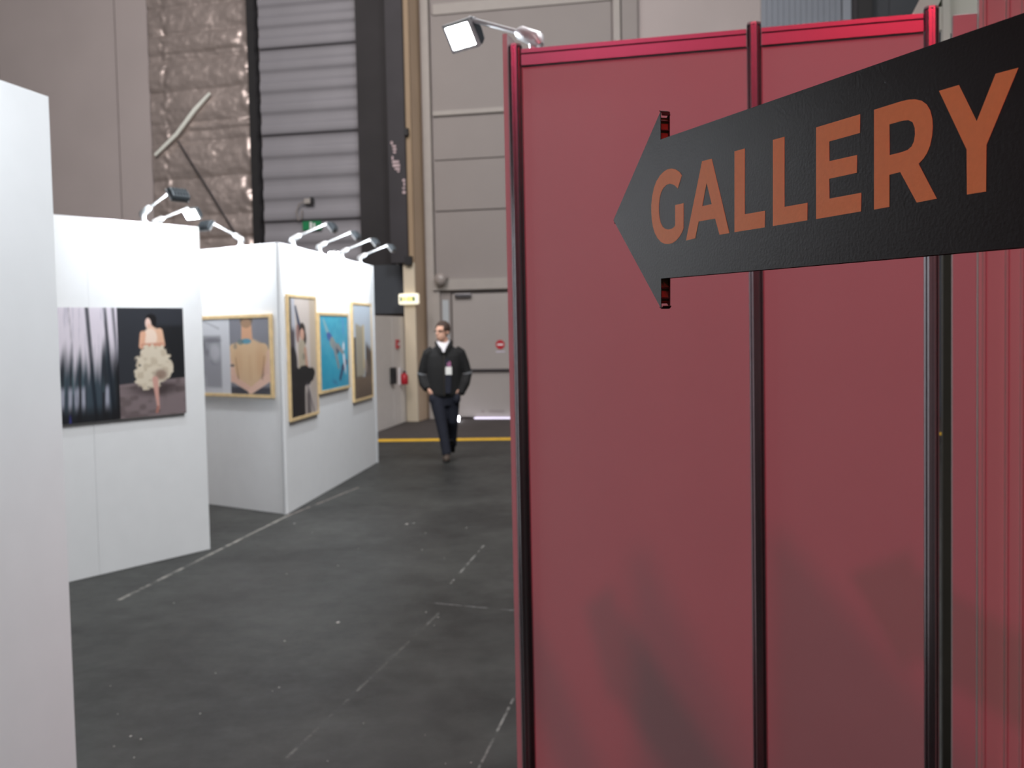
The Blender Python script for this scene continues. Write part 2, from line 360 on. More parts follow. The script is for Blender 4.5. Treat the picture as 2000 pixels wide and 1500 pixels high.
MB().box(S(928, 820, .15), d1, -.22, -.14, .008, .035).build('door_gap_light', M['day'], dr, label='strip of daylight under the door')
for (x0, x1) in ((940, 946), (955, 985)):
    MB().box(S(x0, 803, .135), S(x1, 803, .135), -.1325, -.130, Z(950, 806, .13), Z(950, 801, .13)).build('scuff_mark', M['hall2'], dr)
ns = thing('no_entry_sign', 'round red sign with white bar on the white door', 'sign', tuple(W.at(S(977, 673, .135), -.131, Z(977, 673, .135))), W.ang)
rS = .085
circ = [(rS*math.cos(6.2832*k/28), rS*math.sin(6.2832*k/28)) for k in range(28)]
MB().prism(circ, -.008, 0, 'xz').build('disc', M['red'], ns)
MB().box(-.055, .055, -.010, -.008, -.014, .014).build('white_bar', M['sign_white'], ns)
MB().box(-.085, .085, -.004, 0, -.145, -.12).build('caption_strip', mat('pale_blue_caption', (196, 190, 206), .6), ns)
gl = thing('bulkhead_lamp', 'grey domed lamp on the frame above the white door', 'lamp', tuple(W.at(S(863, 545, .2), -.205, Z(863, 548, .2))), W.ang)
MB().box(-.13, .13, -.05, 0, .02, .08).build('base', M['hall2'], gl, bevel=.01)
MB().ball((0, -.10, .02), (.12, .09, .12)).build('dome', mat('grey_lamp_dome', (150, 142, 138), .3), gl)
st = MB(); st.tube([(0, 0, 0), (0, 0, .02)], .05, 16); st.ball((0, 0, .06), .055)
p = ground(892, 823); st.build('floor_stud', M['stud'], loc=(p[0], p[1], .0045), label='small white floor stud with a glowing glint near the white door', cat='light')  # reflective stud; its glint is put in as emission
# right-hand stretch seen above the booth wall
h0 = S(1200, 40)
wb_box('wall_post', M['hall3'], h0, S(1213, 40), 0, TOP, 0, .16); wb_box('wall_post', M['hall2'], S(1215, 40), S(1246, 40), 0, TOP, 0, .10)
wb_box('wall_panel', M['hall'], S(1256, 40), S(1486, 40), 0, TOP, 0, .05)
r0, r1 = S(1487, 30), S(1643, 20); prof = []; nr = 14
for k in range(nr):
    x = r0+(r1-r0)*k/nr; h = (r1-r0)/nr
    prof += [(x, -.05), (x+.35*h, -.05), (x+.5*h, -.08), (x+.85*h, -.08)]
prof += [(r1, -.05), (r1, 0), (r0, 0)]
wpart('ribbed_sheet', M['cladblue'], MB().prism(prof, 0, TOP), label='blue grey ribbed metal sheet')
wb_box('wall_post', M['cladblue'], r1+.01, S(1661, 20), 0, TOP, 0, .14)
wb_box('wall_post', M['dark'], S(1662, 20), S(1674, 20), 0, TOP, 0, .10); wb_box('dark_gap', M['black'], S(1674, 20), S(1701, 20), 0, TOP, 0, .2)
wb_box('wall_panel', M['slate'], S(1702, 20), S(1735, 20), 0, TOP, 0, .06); wb_box('wall_panel', M['slate'], S(1736, 20), S(1900, 20), 0, TOP, 0, .06)
# green emergency sign on the cladding
xs = [W.hit(591, 450, .12), W.hit(627, 438, .12)]
eg = thing('emergency_exit_sign', 'green emergency exit sign on the grey cladding', 'sign', tuple(W.at(xs[0][0], -.09, xs[0][1])), W.ang)
sw, sh = xs[1][0]-xs[0][0], .17
MB().box(0, sw, -.03, 0, 0, sh).build('plate', M['green'], eg, bevel=.005)
MB().box(sw*.40, sw*.52, -.034, -.03, .02, sh*.9).build('white_pictogram', M['sign_white'], eg); MB().box(sw*.60, sw*.68, -.034, -.03, .02, sh*.75).build('white_pictogram', M['sign_white'], eg)
jb = thing('cable_box', 'small pale junction box with a cable loop on the cladding', 'electrical box', tuple(W.at(S(603, 393, .12), -.09, Z(603, 393, .12))), W.ang)
MB().box(-.08, .05, -.08, 0, -.05, .05).build('box', M['hall3'], jb, bevel=.01); MB().box(.05, .10, -.09, 0, -.06, .07).build('cap', M['black'], jb, bevel=.01)
MB().tube([(-.08, -.04, 0), (-.2, -.04, -.05), (-.26, -.03, -.2), (-.22, -.03, -.36), (-.15, -.03, -.32), (-.14, -.03, -.15)], .016, 8).build('cable', M['hall2'], jb)
# lit exit sign on the column
ex = thing('exit_light', 'lit white exit sign with green edges on the column', 'sign', tuple(W.at(S(797, 584, .8), -.70, Z(797, 584, .8))), W.ang)
MB().box(-.19, .19, -.10, 0, -.10, .10).build('housing', M['exit_lit'], ex, bevel=.03)
for (x0, x1) in ((-.15, -.115), (.095, .13)): MB().box(x0, x1, -.106, -.099, -.04, .04).build('green_block', M['green'], ex)
MB().box(-.108, -.04, -.104, -.099, -.035, .035).build('symbol', M['exit_yellow'], ex); MB().box(-.015, .085, -.105, -.099, -.03, .03).build('symbol', M['exit_yellow'], ex)
MB().box(-.025, .092, -.103, -.099, -.038, .038).build('symbol_frame', M['green'], ex)
# white partition running towards the camera by the passage
A, B = ground(737, 844), ground(796, 822.5)
LF = Frame(A, B); hl = 1.93
pw = thing('passage_partition', 'low white partition between dark lintel and beige column', None, tuple(A), LF.ang, kind='structure')
gx = [0]+[LF.hit(px, 720)[0] for px in (768, 783)]+[LF.len-.05]
for i in range(3): MB().box(gx[i]+.008, gx[i+1]-.008, 0, .06, 0, hl).build('partition_board', M['part_white'], pw, bevel=.006)
MB().box(0, LF.len, .02, .05, .01, hl-.02).build('partition_core', M['dark'], pw)
def lf(px, py): return LF.hit(px, py, .05)
hx, hz = lf(770, 734)
hb = thing('black_handle_box', 'tall black box on the white partition', 'box', tuple(LF.at(hx, 0, hz)), LF.ang)
MB().box(-.10, .10, -.07, 0, -.145, .145).build('box_body', M['black'], hb, bevel=.01); MB().box(-.03, .03, -.09, -.07, -.08, .08).build('grip', M['dark'], hb, bevel=.008)
hx, hz = lf(781, 672)
fa = thing('fire_alarm_sign', 'small red fire sign on the white partition', 'sign', tuple(LF.at(hx, 0, hz)), LF.ang)
MB().box(-.10, .10, -.03, 0, -.08, .08).build('plate', M['red'], fa, bevel=.006); MB().box(-.05, .05, -.034, -.03, -.02, .02).build('symbol', M['sign_white'], fa)
hx, hz = lf(787, 738)
fe = thing('fire_extinguisher', 'red fire extinguisher with pale hose on the white partition', 'extinguisher', tuple(LF.at(hx, -.075, hz-.12)), LF.ang)
fx_ = MB(); fx_.loft([(0, 0, 0, .06, .06), (0, 0, .02, .07, .07), (0, 0, .15, .07, .07), (0, 0, .19, .045, .045), (0, 0, .21, .02, .02)]); fx_.build('cylinder', M['red'], fe)
MB().box(-.03, .05, -.015, .015, .21, .25).build('valve', M['black'], fe, bevel=.004); MB().tube([(.03, 0, .24), (.12, -.01, .22), (.14, -.01, .12), (.11, -.01, .06)], .014, 8).build('hose', M['sign_white'], fe)
MB().box(-.10, .10, .05, .075, .0, .30).build('wall_plate', M['sign_white'], fe)

# ------------------------------------------------------------ gallery walls (three-sided free-standing blocks)
H = 2.5
def gallery_block(label, verts, mods, post=True):
    c = np.mean([np.array(v) for v in verts], 0); root = thing('gallery_wall', label, 'exhibition wall', (c[0], c[1], 0)); frames = []
    nv = len(verts)
    for i in range(nv):
        a, b = np.array(verts[i]), np.array(verts[(i+1) % nv]); fr = Frame(a, b); frames.append(fr); L = fr.len
        base = MB(); k = mods[i]; e = .012
        for j in range(k):
            x0, x1 = e+(L-2*e)*j/k, e+(L-2*e)*(j+1)/k
            MB().box(x0+.0008, x1-.0008, .0, .03, .002, H).build('panel', M['panel_white'], root, loc=(a[0]-c[0], a[1]-c[1], 0), rz=fr.ang, bevel=.001)
        MB().box(.10, L-.10, .035, .05, .01, H-.02).build('core', M['panel_core'], root, loc=(a[0]-c[0], a[1]-c[1], 0), rz=fr.ang)
        if post: MB().tube([(0, .02, 0), (0, .02, H)], .008, 8).build('corner_post', M['lamp_silver'], root, loc=(a[0]-c[0], a[1]-c[1], 0), rz=fr.ang)
    return root, frames
def off(p, d, L): d = np.array(d)/np.linalg.norm(d); return tuple(np.array(p)+d*L)
A3, B3 = (-2.10, 9.84), (-1.735, 13.65); C3 = off(A3, (-.79, .61), 3.83)
blk3, fr3 = gallery_block('white gallery wall hung with three wooden framed photographs beside the walkway', [A3, B3, C3], [4, 4, 4])
F3R, F3B, F3L = fr3
A2 = (-2.372, 8.32); u2 = np.array([-2.372+3.04, 8.32-7.30]); B2 = off(A2, -u2, 4.0); C2 = off(A2, (-.86, .5), 3.0)
blk2, fr2 = gallery_block('white gallery wall hung with the frameless double photograph', [B2, A2, C2], [4, 3, 4], False)
F2, F2B, _ = fr2
A1 = (-1.572, 3.76); B1 = off(A1, (-.05, -.275), 1.0); C1 = off(A1, (-.95, .1), 1.0)
blk1, fr1 = gallery_block('plain white gallery wall standing in front of the other gallery walls', [B1, A1, C1], [1, 1, 1], False)
F1 = fr1[0]

# ------------------------------------------------------------ prints
def L3(*c): return np.array(s2l(c))
def smooth(a, b, x): t = np.clip((x-a)/(b-a), 0, 1); return t*t*(3-2*t)
def vnoise(x, y, seed=0):
    xi = np.floor(x).astype(int); yi = np.floor(y).astype(int); xf = x-xi; yf = y-yi
    def h(i, j):
        n_ = (i*374761393 + j*668265263 + seed*1442695041) & 0x7fffffff; n_ = ((n_ ^ (n_ >> 13))*1274126177) & 0x7fffffff; return ((n_ ^ (n_ >> 16)) & 0xffff)/65535.
    u_ = xf*xf*(3-2*xf); v_ = yf*yf*(3-2*yf)
    return (h(xi, yi)*(1-u_)+h(xi+1, yi)*u_)*(1-v_)+(h(xi, yi+1)*(1-u_)+h(xi+1, yi+1)*u_)*v_
def ell(x, y, cx, cy, rx, ry, rot=0., soft=.12):
    c, s = math.cos(rot), math.sin(rot); X = (x-cx)*c+(y-cy)*s; Y = -(x-cx)*s+(y-cy)*c
    return 1-smooth(1-soft, 1+soft, np.sqrt((X/rx)**2+(Y/ry)**2))
def cap(x, y, ax, ay, bx, by, ra, rb, asp=1., soft=.012):
    dx, dy = (bx-ax), (by-ay)*asp; px_, py_ = (x-ax), (y-ay)*asp
    t = np.clip((px_*dx+py_*dy)/(dx*dx+dy*dy), 0, 1); d_ = np.sqrt((px_-t*dx)**2+(py_-t*dy)**2)
    return 1-smooth(-soft, soft, d_-(ra+(rb-ra)*t))
class Pic:
    def __init__(s, nx, ny): s.x, s.y = np.meshgrid(np.linspace(0, 1, nx), np.linspace(0, 1, ny)); s.c = np.zeros((ny, nx, 3))
    def put(s, m, c): c = np.array(c); s.c = s.c*(1-m[..., None])+c*m[..., None]
def make_print(name, pic, w_, h_, y, parent, m, x0=0., z0=0.):
    ny, nx, _ = pic.c.shape; vs = [(x0+w_*i/(nx-1), y, z0+h_*(1-j/(ny-1))) for j in range(ny) for i in range(nx)]
    fs = [((j+1)*nx+i, (j+1)*nx+i+1, j*nx+i+1, j*nx+i) for j in range(ny-1) for i in range(nx-1)]
    me = bpy.data.meshes.new(name); me.from_pydata(vs, [], fs); me.update()
    at = me.color_attributes.new('print', 'FLOAT_COLOR', 'POINT'); buf = np.ones((len(vs), 4), dtype=np.float32); buf[:, :3] = pic.c.reshape(-1, 3); at.data.foreach_set('color', buf.ravel())
    return link(name, me, m, parent)

def pic_forest():
    P = Pic(110, 150); x, y = P.x, P.y; xs = x+.06*y
    P.c[:] = L3(222, 214, 224)
    st = vnoise(xs*26, y*1.2, 1); st2 = vnoise(xs*60, y*2.5, 2)
    m = smooth(.30, .62, y+.28*(st-.5)+.1*(x-.5)); P.put(m, L3(62, 74, 84)); P.put(m*smooth(.45, .8, st)*.8, L3(36, 36, 42)); P.put(m*smooth(.55, .8, st2)*(y < .75)*.5, L3(92, 122, 128))
    low = smooth(.66, .74, y)*(1-smooth(.82, .95, y)); P.put(low*smooth(.5, .72, vnoise(xs*22, y*1.5+9, 5)), L3(160, 162, 176))
    for (c, wd, a) in ((.60, .035, .9), (.845, .03, .9), (.96, .03, .7), (.36, .01, .4), (.14, .02, .45)):
        P.put(a*(1-smooth(wd*.5, wd, np.abs(x-c-.08*(y-.2)))), L3(30, 38, 48))
    P.put(smooth(.83, .99, x)*smooth(.32, .55, y), L3(24, 24, 28)); P.put(smooth(.82, .97, y)*.9, L3(26, 25, 28))
    P.put(smooth(.90, .98, y)*(1-smooth(.005, .02, np.abs(x-.31)))*.6, L3(70, 70, 150)); P.put(.5*smooth(.72, .8, st2)*(1-m), L3(180, 176, 190)); return P
def pic_dancer():
    P = Pic(130, 190); x, y = P.x, P.y; P.c[:] = L3(48, 50, 56)
    P.put(smooth(.14, .19, y)*smooth(.45, .62, x), L3(31, 32, 35)); n_ = vnoise(x*9, y*22, 3)
    fl_ = smooth(.675, .69, y+.035*x-.01); P.put(fl_, L3(128, 114, 116)); P.put(fl_*smooth(.45, .8, n_)*.7, L3(96, 84, 84)); P.put(fl_*ell(x, y, .55, .75, .35, .06, 0, .6)*.75, L3(52, 42, 42))
    P.put(ell(x, y, .50, .105, .085, .05), L3(24, 22, 24)); P.put(ell(x, y, .53, .14, .05, .05), L3(24, 22, 24)); P.put(ell(x, y, .455, .145, .045, .052, -.3), L3(232, 200, 188)); P.put(cap(x, y, .47, .17, .53, .215, .04, .05, 1.6), L3(226, 186, 166))
    P.put(ell(x, y, .51, .29, .155, .11), L3(226, 188, 162)); P.put(ell(x, y, .48, .27, .10, .08), L3(236, 212, 194)); P.put(cap(x, y, .37, .24, .345, .35, .045, .04, 1.6), L3(222, 172, 144)); P.put(cap(x, y, .62, .22, .66, .34, .05, .04, 1.6), L3(224, 180, 152))
    P.put(cap(x, y, .36, .345, .66, .34, .03, .03, 1.6), L3(206, 150, 126))
    e = (vnoise(x*26, y*40, 7)-.5)*.35; sk = np.clip(ell(x, y, .50, .52, .24*1, .155, .0, .01)*0, 0, 1)
    d1 = np.sqrt(((x-.52)/.25)**2+((y-.47)/.13)**2)+e; d2 = np.sqrt(((x-.45)/.22)**2+((y-.62)/.13)**2)+e; d3 = np.sqrt(((x-.66)/.15)**2+((y-.55)/.11)**2)+e
    sk = np.maximum.reduce([1-smooth(.92, 1.05, d1), 1-smooth(.92, 1.05, d2), 1-smooth(.92, 1.05, d3)])
    P.put(sk, L3(216, 204, 184)); P.put(sk*smooth(.5, .85, vnoise(x*18, y*30, 4))*.5, L3(178, 160, 136)); P.put(sk*ell(x, y, .62, .62, .10, .05, 0, .5)*.7, L3(104, 62, 52))
    P.put(cap(x, y, .53, .66, .565, .93, .045, .018, 1.6), L3(206, 158, 146)); P.put(cap(x, y, .56, .92, .54, .965, .02, .02, 1.6), L3(170, 116, 104)); return P
def pic_studio():
    P = Pic(70, 120); x, y = P.x, P.y; P.c[:] = L3(206, 207, 212); n_ = vnoise(x*7, y*9, 6)
    P.put(smooth(.20, .25, y)*(1-smooth(.90, .96, y))*(1-smooth(.74, .80, x)), L3(150, 150, 156)); P.put(smooth(.20, .25, y)*(1-smooth(.6, .8, y))*(1-smooth(.3, .8, x))*smooth(.3, .7, n_), L3(112, 112, 118))
    P.put(ell(x, y, .6, .45, .14, .12, 0, .5)*.7, L3(196, 196, 202)); P.put(ell(x, y, .55, .29, .22, .03, 0, .4)*.6, L3(104, 104, 110)); P.put(smooth(.7, .9, y)*(1-smooth(.74, .8, x))*smooth(.4, .7, n_)*.6, L3(186, 186, 192))
    P.put(cap(x, y, .3, .02, .72, .13, .022, .022, 1.7)*.5, L3(140, 140, 146)); return P
def pic_back():
    P = Pic(90, 150); x, y = P.x, P.y; P.c[:] = L3(132, 132, 140); sk = L3(214, 182, 146); dk = L3(196, 150, 112)
    P.put(smooth(.88, .93, y), L3(70, 70, 78))
    P.put(cap(x, y, .10, .45, .06, .80, .10, .10, 1.9), L3(222, 186, 168)); P.put(cap(x, y, .93, .45, .95, .78, .09, .11, 1.9), L3(222, 186, 172))
    P.put(ell(x, y, .47, .50, .46, .22), sk); P.put(ell(x, y, .47, .60, .36, .33), sk); P.put(cap(x, y, .12, .40, .83, .40, .13, .13, 1.9), sk); P.put(ell(x, y, .2, .6, .10, .2, .1, .6)*.3, dk); P.put(ell(x, y, .78, .6, .12, .22, -.1, .6)*.45, dk)
    P.put(cap(x, y, .44, .04, .44, .27, .12, .14, 1.9), L3(212, 164, 132)); P.put(ell(x, y, .44, .02, .16, .10), L3(112, 98, 86)); P.put(ell(x, y, .43, .07, .13, .06), L3(164, 132, 106))
    P.put(cap(x, y, .07, .80, .52, .95, .085, .07, 1.9), L3(220, 182, 164)); P.put(cap(x, y, .95, .78, .50, .96, .10, .07, 1.9), L3(226, 190, 172)); P.put(cap(x, y, .50, .50, .50, .80, .03, .03, 1.9, .05)*.35, dk)
    P.put(cap(x, y, .14, .52, .20, .80, .012, .02, 1.9)*.6, L3(150, 104, 76)); P.put(cap(x, y, .86, .50, .80, .80, .012, .02, 1.9)*.6, L3(150, 104, 76)); P.put(ell(x, y, .42, .305, .13, .035)*.9, L3(70, 150, 176)); P.put(ell(x, y, .28, .315, .08, .035)*.8, L3(92, 120, 124)); P.put(ell(x, y, .14, .37, .05, .04)*.6, L3(120, 118, 112)); P.put(ell(x, y, .05, .625, .06, .018)*.85, L3(84, 84, 90)); return P
def pic_woman():
    P = Pic(100, 190); x, y = P.x, P.y; P.c[:] = L3(206, 194, 186); P.put(smooth(.72, .8, x)*smooth(.0, .3, 1-y)*.6, L3(188, 168, 140)); P.put(smooth(.5, .75, y)*.5, L3(168, 158, 154))
    P.put(1-smooth(.06, .10, x-.02*y), L3(46, 62, 76)); P.put(smooth(.09, .12, x)*(1-smooth(.17, .22, x-.06*y)), L3(184, 186, 196)); P.put(cap(x, y, .24, .08, .36, .24, .03, .06, 1.9), L3(66, 76, 96))
    P.put((1-smooth(.16, .22, x))*smooth(.22, .3, y), L3(78, 72, 76)); P.put(ell(x, y, .30, .30, .07, .08)*.8, L3(140, 92, 82)); P.put(ell(x, y, .10, .55, .16, .14)*.95, L3(24, 22, 24))
    P.put(ell(x, y, .47, .28, .12, .07), L3(44, 36, 32)); P.put(ell(x, y, .53, .34, .09, .07), L3(50, 40, 34)); P.put(ell(x, y, .46, .31, .08, .05), L3(206, 160, 140)); P.put(cap(x, y, .46, .35, .44, .40, .05, .06, 1.9), L3(200, 156, 134))
    P.put(cap(x, y, .44, .42, .46, .60, .13, .16, 1.9), L3(178, 166, 146)); P.put(cap(x, y, .56, .44, .62, .60, .05, .05, 1.9), L3(190, 150, 128)); P.put(ell(x, y, .50, .50, .06, .03)*.6, L3(110, 110, 96))
    n_ = (vnoise(x*20, y*34, 9)-.5)*.25; d_ = np.sqrt(((x-.45)/.42)**2+((y-.67)/.09)**2)+n_; P.put(1-smooth(.9, 1.05, d_), L3(20, 20, 22)); P.put(ell(x, y, .78, .65, .14, .05), L3(18, 18, 20))
    P.put((1-smooth(.48, .54, x-.05*(1-y)))*smooth(.68, .74, y), L3(24, 21, 24)); P.put(cap(x, y, .60, .74, .86, 1.0, .03, .03, 1.9)*.6, L3(96, 88, 96)); P.put(smooth(.54, .6, x)*smooth(.76, .84, y)*(1-smooth(.66, .74, x-.2*(y-.76)))*.8, L3(64, 58, 62)); return P
def pic_pool():
    P = Pic(130, 150); x, y = P.x, P.y; P.c[:] = L3(44, 172, 204); n_ = vnoise(x*10, y*14, 2); P.put(smooth(.4, .9, n_)*.35, L3(90, 200, 220)); P.put(smooth(.6, 1., y)*.45, L3(28, 148, 190)); P.put(smooth(.5, .8, vnoise(x*4, y*3, 8))*.3, L3(24, 150, 186))
    sk = L3(150, 160, 156); P.put(cap(x, y, .13, .06, .30, .28, .025, .045, 1.), L3(140, 186, 196)); P.put(ell(x, y, .32, .29, .10, .055, .4), L3(52, 96, 170)); P.put(cap(x, y, .40, .36, .56, .47, .07, .06, 1.), sk); P.put(ell(x, y, .59, .47, .055, .065, -.1), L3(60, 82, 104))
    P.put(cap(x, y, .46, .40, .62, .72, .045, .03, 1.), L3(140, 150, 156)); P.put(cap(x, y, .60, .42, .78, .52, .04, .03, 1.), L3(150, 150, 150)); P.put(cap(x, y, .76, .74, .90, .66, .05, .04, 1.), L3(44, 62, 104)); P.put(cap(x, y, .66, .88, .72, .80, .035, .04, 1.), L3(44, 70, 110))
    ln = 1-smooth(.02, .05, np.abs(x-.83-.02*np.sin(y*9)-.08*(y-.5))); P.put(ln*smooth(.1, .5, vnoise(y*14+x, y*0+1, 3))*smooth(.25, .42, y)*(1-smooth(.62, .95, y)), L3(238, 244, 255)); P.put(ln*(1-smooth(.2, .35, y))*.6, L3(90, 150, 214)); P.put(smooth(.94, .99, x)*.5, L3(40, 110, 180))
    P.put(ell(x, y, .48, .92, .10, .03, .3, .5)*.5, L3(60, 104, 160)); return P
def pic_tower():
    P = Pic(100, 180); x, y = P.x, P.y; P.c[:] = L3(192, 204, 216); P.put(smooth(.0, .25, y)*.4, L3(206, 212, 220))
    P.put(smooth(.36, .47, y-.25*(x-.70))*smooth(.62, .70, x), L3(88, 78, 70)); P.put((1-smooth(.10, .16, x))*smooth(.33, .36, y), L3(72, 66, 62)); P.put((1-smooth(.40, .54, x))*smooth(.60, .66, y), L3(96, 86, 76))
    tw = smooth(.12, .15, x)*(1-smooth(.55, .58, x))*smooth(.20, .24, y+.12*np.abs(x-.42)-.01); P.put(tw*(1-smooth(.74, .79, y)), L3(170, 162, 144)); P.put(smooth(.49, .51, x)*(1-smooth(.59, .61, x))*smooth(.20, .23, y)*(1-smooth(.66, .72, y)), L3(206, 188, 150))
    P.put(smooth(.62, .70, y)*smooth(.58, .62, x), L3(104, 92, 84)); P.put(smooth(.76, .79, y), L3(116, 98, 82)); P.put(smooth(.80, 1., y)*.6, L3(82, 70, 60)); P.put(ell(x, y, .66, .66, .08, .08)*.7, L3(164, 148, 140)); P.put(smooth(.7, .95, vnoise(x*9, y*20, 3))*smooth(.7, .8, y)*.4, L3(140, 120, 100)); return P

def framed(label, fr, x0, x1, z0, z1, pics, m, fw=.026, depth=.028):
    t = thing('framed_photograph', label, 'picture', tuple(fr.at(x0, 0, z0)), fr.ang, group=None); w_, h_ = x1-x0, z1-z0
    MB().prism([(0, 0), (w_, 0), (w_-fw, fw), (fw, fw)], -depth, -.001, 'xz').build('frame_bar', M['wood'], t); MB().prism([(0, h_), (fw, h_-fw), (w_-fw, h_-fw), (w_, h_)], -depth, -.001, 'xz').build('frame_bar', M['wood'], t)
    MB().prism([(0, 0), (fw, fw), (fw, h_-fw), (0, h_)], -depth, -.001, 'xz').build('frame_bar', M['wood'], t); MB().prism([(w_, 0), (w_, h_), (w_-fw, h_-fw), (w_-fw, fw)], -depth, -.001, 'xz').build('frame_bar', M['wood'], t)
    MB().box(fw, w_-fw, -.02, -.002, fw, h_-fw).build('backing', M['panel_core'], t)
    iw = w_-2*fw; n_ = len(pics); 
    for i, P in enumerate(pics): make_print('print', P, iw/n_, h_-2*fw, -.022, t, m, fw+iw*i/n_, fw)
    return t
# frameless double print
f2 = lambda px, py, o=.02: F2.hit(px, py, o)
x1, zt = f2(356, 602); xb, zbm = f2(365, 806); x1 = (x1+xb)/2; xm = (f2(228, 602)[0]+f2(236, 822)[0])/2; zt = (zt+f2(130, 600)[1])/2; zbm = (zbm+f2(130, 829)[1])/2
x0 = xm-(x1-xm)
t = thing('double_photograph', 'frameless double print of streaked forest and dancer in feathers', 'picture', tuple(F2.at(x0, 0, zbm)), F2.ang)
MB().box(0, x1-x0, -.018, -.001, 0, zt-zbm).build('board', M['panel_core'], t)
make_print('print', pic_forest(), xm-x0, zt-zbm, -.0195, t, M['print'], 0, 0); make_print('print', pic_dancer(), x1-xm, zt-zbm, -.0195, t, M['print'], xm-x0, 0)
# framed double print on the left face of the three-picture block
f3 = lambda px, py: F3L.hit(px, py, .04)
xr = (f3(526, 614)[0]+f3(531, 778)[0])/2; zt = f3(524, 613)[1]; zb_ = f3(530, 778)[1]; xm = (f3(444, 640)[0]+f3(449, 760)[0])/2
framed('wooden framed double print with a tattooed bare back', F3L, 2*xm-xr, xr, zb_, zt, [pic_studio(), pic_back()], M['print'], .03)
fR = lambda px, py: F3R.hit(px, py, .04)
def onR(pxl, pxr, ytl, ybl, label, P, m):
    xl, zt = fR(pxl, ytl); _, zb2 = fR(pxl, ybl); xr_ = fR(pxr, (ytl+ybl)/2)[0]; xl = fR(pxl, (ytl+ybl)/2)[0]
    return framed(label, F3R, xl, xr_, zb2, zt, [P], m, .028)
onR(568.5, 623, 574, 825, 'tall wooden framed photograph of a woman in a black skirt', pic_woman(), M['print'])
onR(627.5, 685, 610, 770, 'wooden framed photograph of a swimmer in blue water', pic_pool(), M['print_gloss'])
onR(692.5, 729.5, 590, 787, 'wooden framed photograph of a pale tower under the sky', pic_tower(), M['print'])
cx_, cz = F3R.hit(558, 695)
MB().box(0, .06, -.004, 0, 0, .13).build('caption_card', M['sign_white'], loc=tuple(F3R.at(cx_, -.0005, cz-.06)), rz=F3R.ang, label='tiny white caption card beside the tall framed woman', cat='card')

# ------------------------------------------------------------ arm lamps clamped on the wall tops
def arm_lamp(fr, s, label, group=None, turn=0., z=H, head_w=.15, glow='lamp_glow', tilt=0., y=.0, yaw=0., scale=1.):
    P = fr.at(s, y, z); t = thing('arm_lamp', label, 'lamp', tuple(P), fr.ang-math.pi/2+turn, group); t.scale = (scale,)*3       # local +x points out of the wall
    MB().box(-.045, .012, -.022, .022, .0, .012).box(.002, .012, -.022, .022, -.04, .0).build('clamp', M['lamp_silver'], t, bevel=.002)
    MB().tube([(-.012, 0, .01), (-.012, 0, .065)], .016, 12).build('stem', M['lamp_silver'], t)
    MB().tube([(-.045, 0, .04), (-.03, 0, .062), (.05, 0, .10), (.068, 0, .108)], [.012, .026, .024, .013], 12).build('joint', M['lamp_silver'], t)
    MB().tube([(.06, 0, .104), (.315, 0, .205)], .009, 10).build('arm', M['lamp_silver'], t)
    e = MB().tube([(.30, 0, .199), (.318, 0, .206), (.345, 0, .186), (.362, 0, .170)], [.012, .015, .015, .013], 12); e.build('elbow', M['lamp_silver'], t)
    c, s_ = math.cos(.62+tilt), math.sin(.62+tilt)
    # flood head: back dark housing with fins, glass facing the wall and down
    cy_, sy_ = math.cos(yaw), math.sin(yaw)
    def R_(x, y, z_):
        a_, b_, d_ = c*x-s_*z_, y, s_*x+c*z_
        return (.368+cy_*a_-sy_*b_, sy_*a_+cy_*b_, .165+d_)
    hm = MB(); hw = head_w/2
    pr = [(-.010, -.045), (.012, -.050), (.030, -.038), (.036, 0), (.030, .038), (.012, .050), (-.010, .045)]
    n_ = len(pr); vs = [R_(p_[0], -hw, p_[1]) for p_ in pr]+[R_(p_[0], hw, p_[1]) for p_ in pr]
    hm.add(vs, [tuple(range(n_-1, -1, -1)), tuple(range(n_, 2*n_))]+[(i, (i+1) % n_, (i+1) % n_+n_, i+n_) for i in range(n_)])
    ho = hm.build('head', M['lamp_dark'], t, bevel=.004)
    rim = MB(); 
    for (y0, y1, z0, z1) in ((-hw, hw, .040, .052), (-hw, hw, -.052, -.040), (-hw-.004, -hw+.008, -.052, .052), (hw-.008, hw+.004, -.052, .052)):
        vs = [R_(x_, y_, z_) for x_ in (-.016, -.004) for y_ in (y0, y1) for z_ in (z0, z1)]
        rim.add(vs, [(0, 1, 3, 2), (4, 6, 7, 5), (0, 4, 5, 1), (2, 3, 7, 6), (0, 2, 6, 4), (1, 5, 7, 3)])
    rim.build('rim', M['lamp_silver'], ho)
    fin = MB()
    for k in range(5):
        yy = -hw*.7+k*hw*.35; vs = [R_(x_, y_, z_) for x_ in (.03, .044) for y_ in (yy-.002, yy+.002) for z_ in (-.03, .03)]
        fin.add(vs, [(0, 1, 3, 2), (4, 6, 7, 5), (0, 4, 5, 1), (2, 3, 7, 6), (0, 2, 6, 4), (1, 5, 7, 3)])
    fin.build('fin', M['lamp_dark'], ho)
    g = MB(); g.add([R_(-.0115, -hw+.008, -.040), R_(-.0115, hw-.008, -.040), R_(-.0115, hw-.008, .040), R_(-.0115, -hw+.008, .040)], [(0, 3, 2, 1)]); g.build('lamp_glass', M[glow], ho)
    return t
GL = 'arm lamps over the walkway photographs'
for px, py, lb in ((575, 481, 'arm lamp above the tall framed woman in a black skirt'), (627, 497, 'arm lamp above the framed swimmer photograph'),
                   (670, 509, 'arm lamp between the swimmer and the tower photographs'), (706, 519, 'arm lamp above the framed tower photograph')):
    s, z = F3R.hit(px, py); arm_lamp(F3R, s, lb, GL)
s, z = F3L.hit(468, 484); arm_lamp(F3L, s, 'arm lamp above the tattooed back photograph')
s, z = F3L.hit(368, 500); arm_lamp(F3L, s, 'added hidden arm lamp brightening the tattooed back wall')  # added out of sight to brighten the lower part of this face
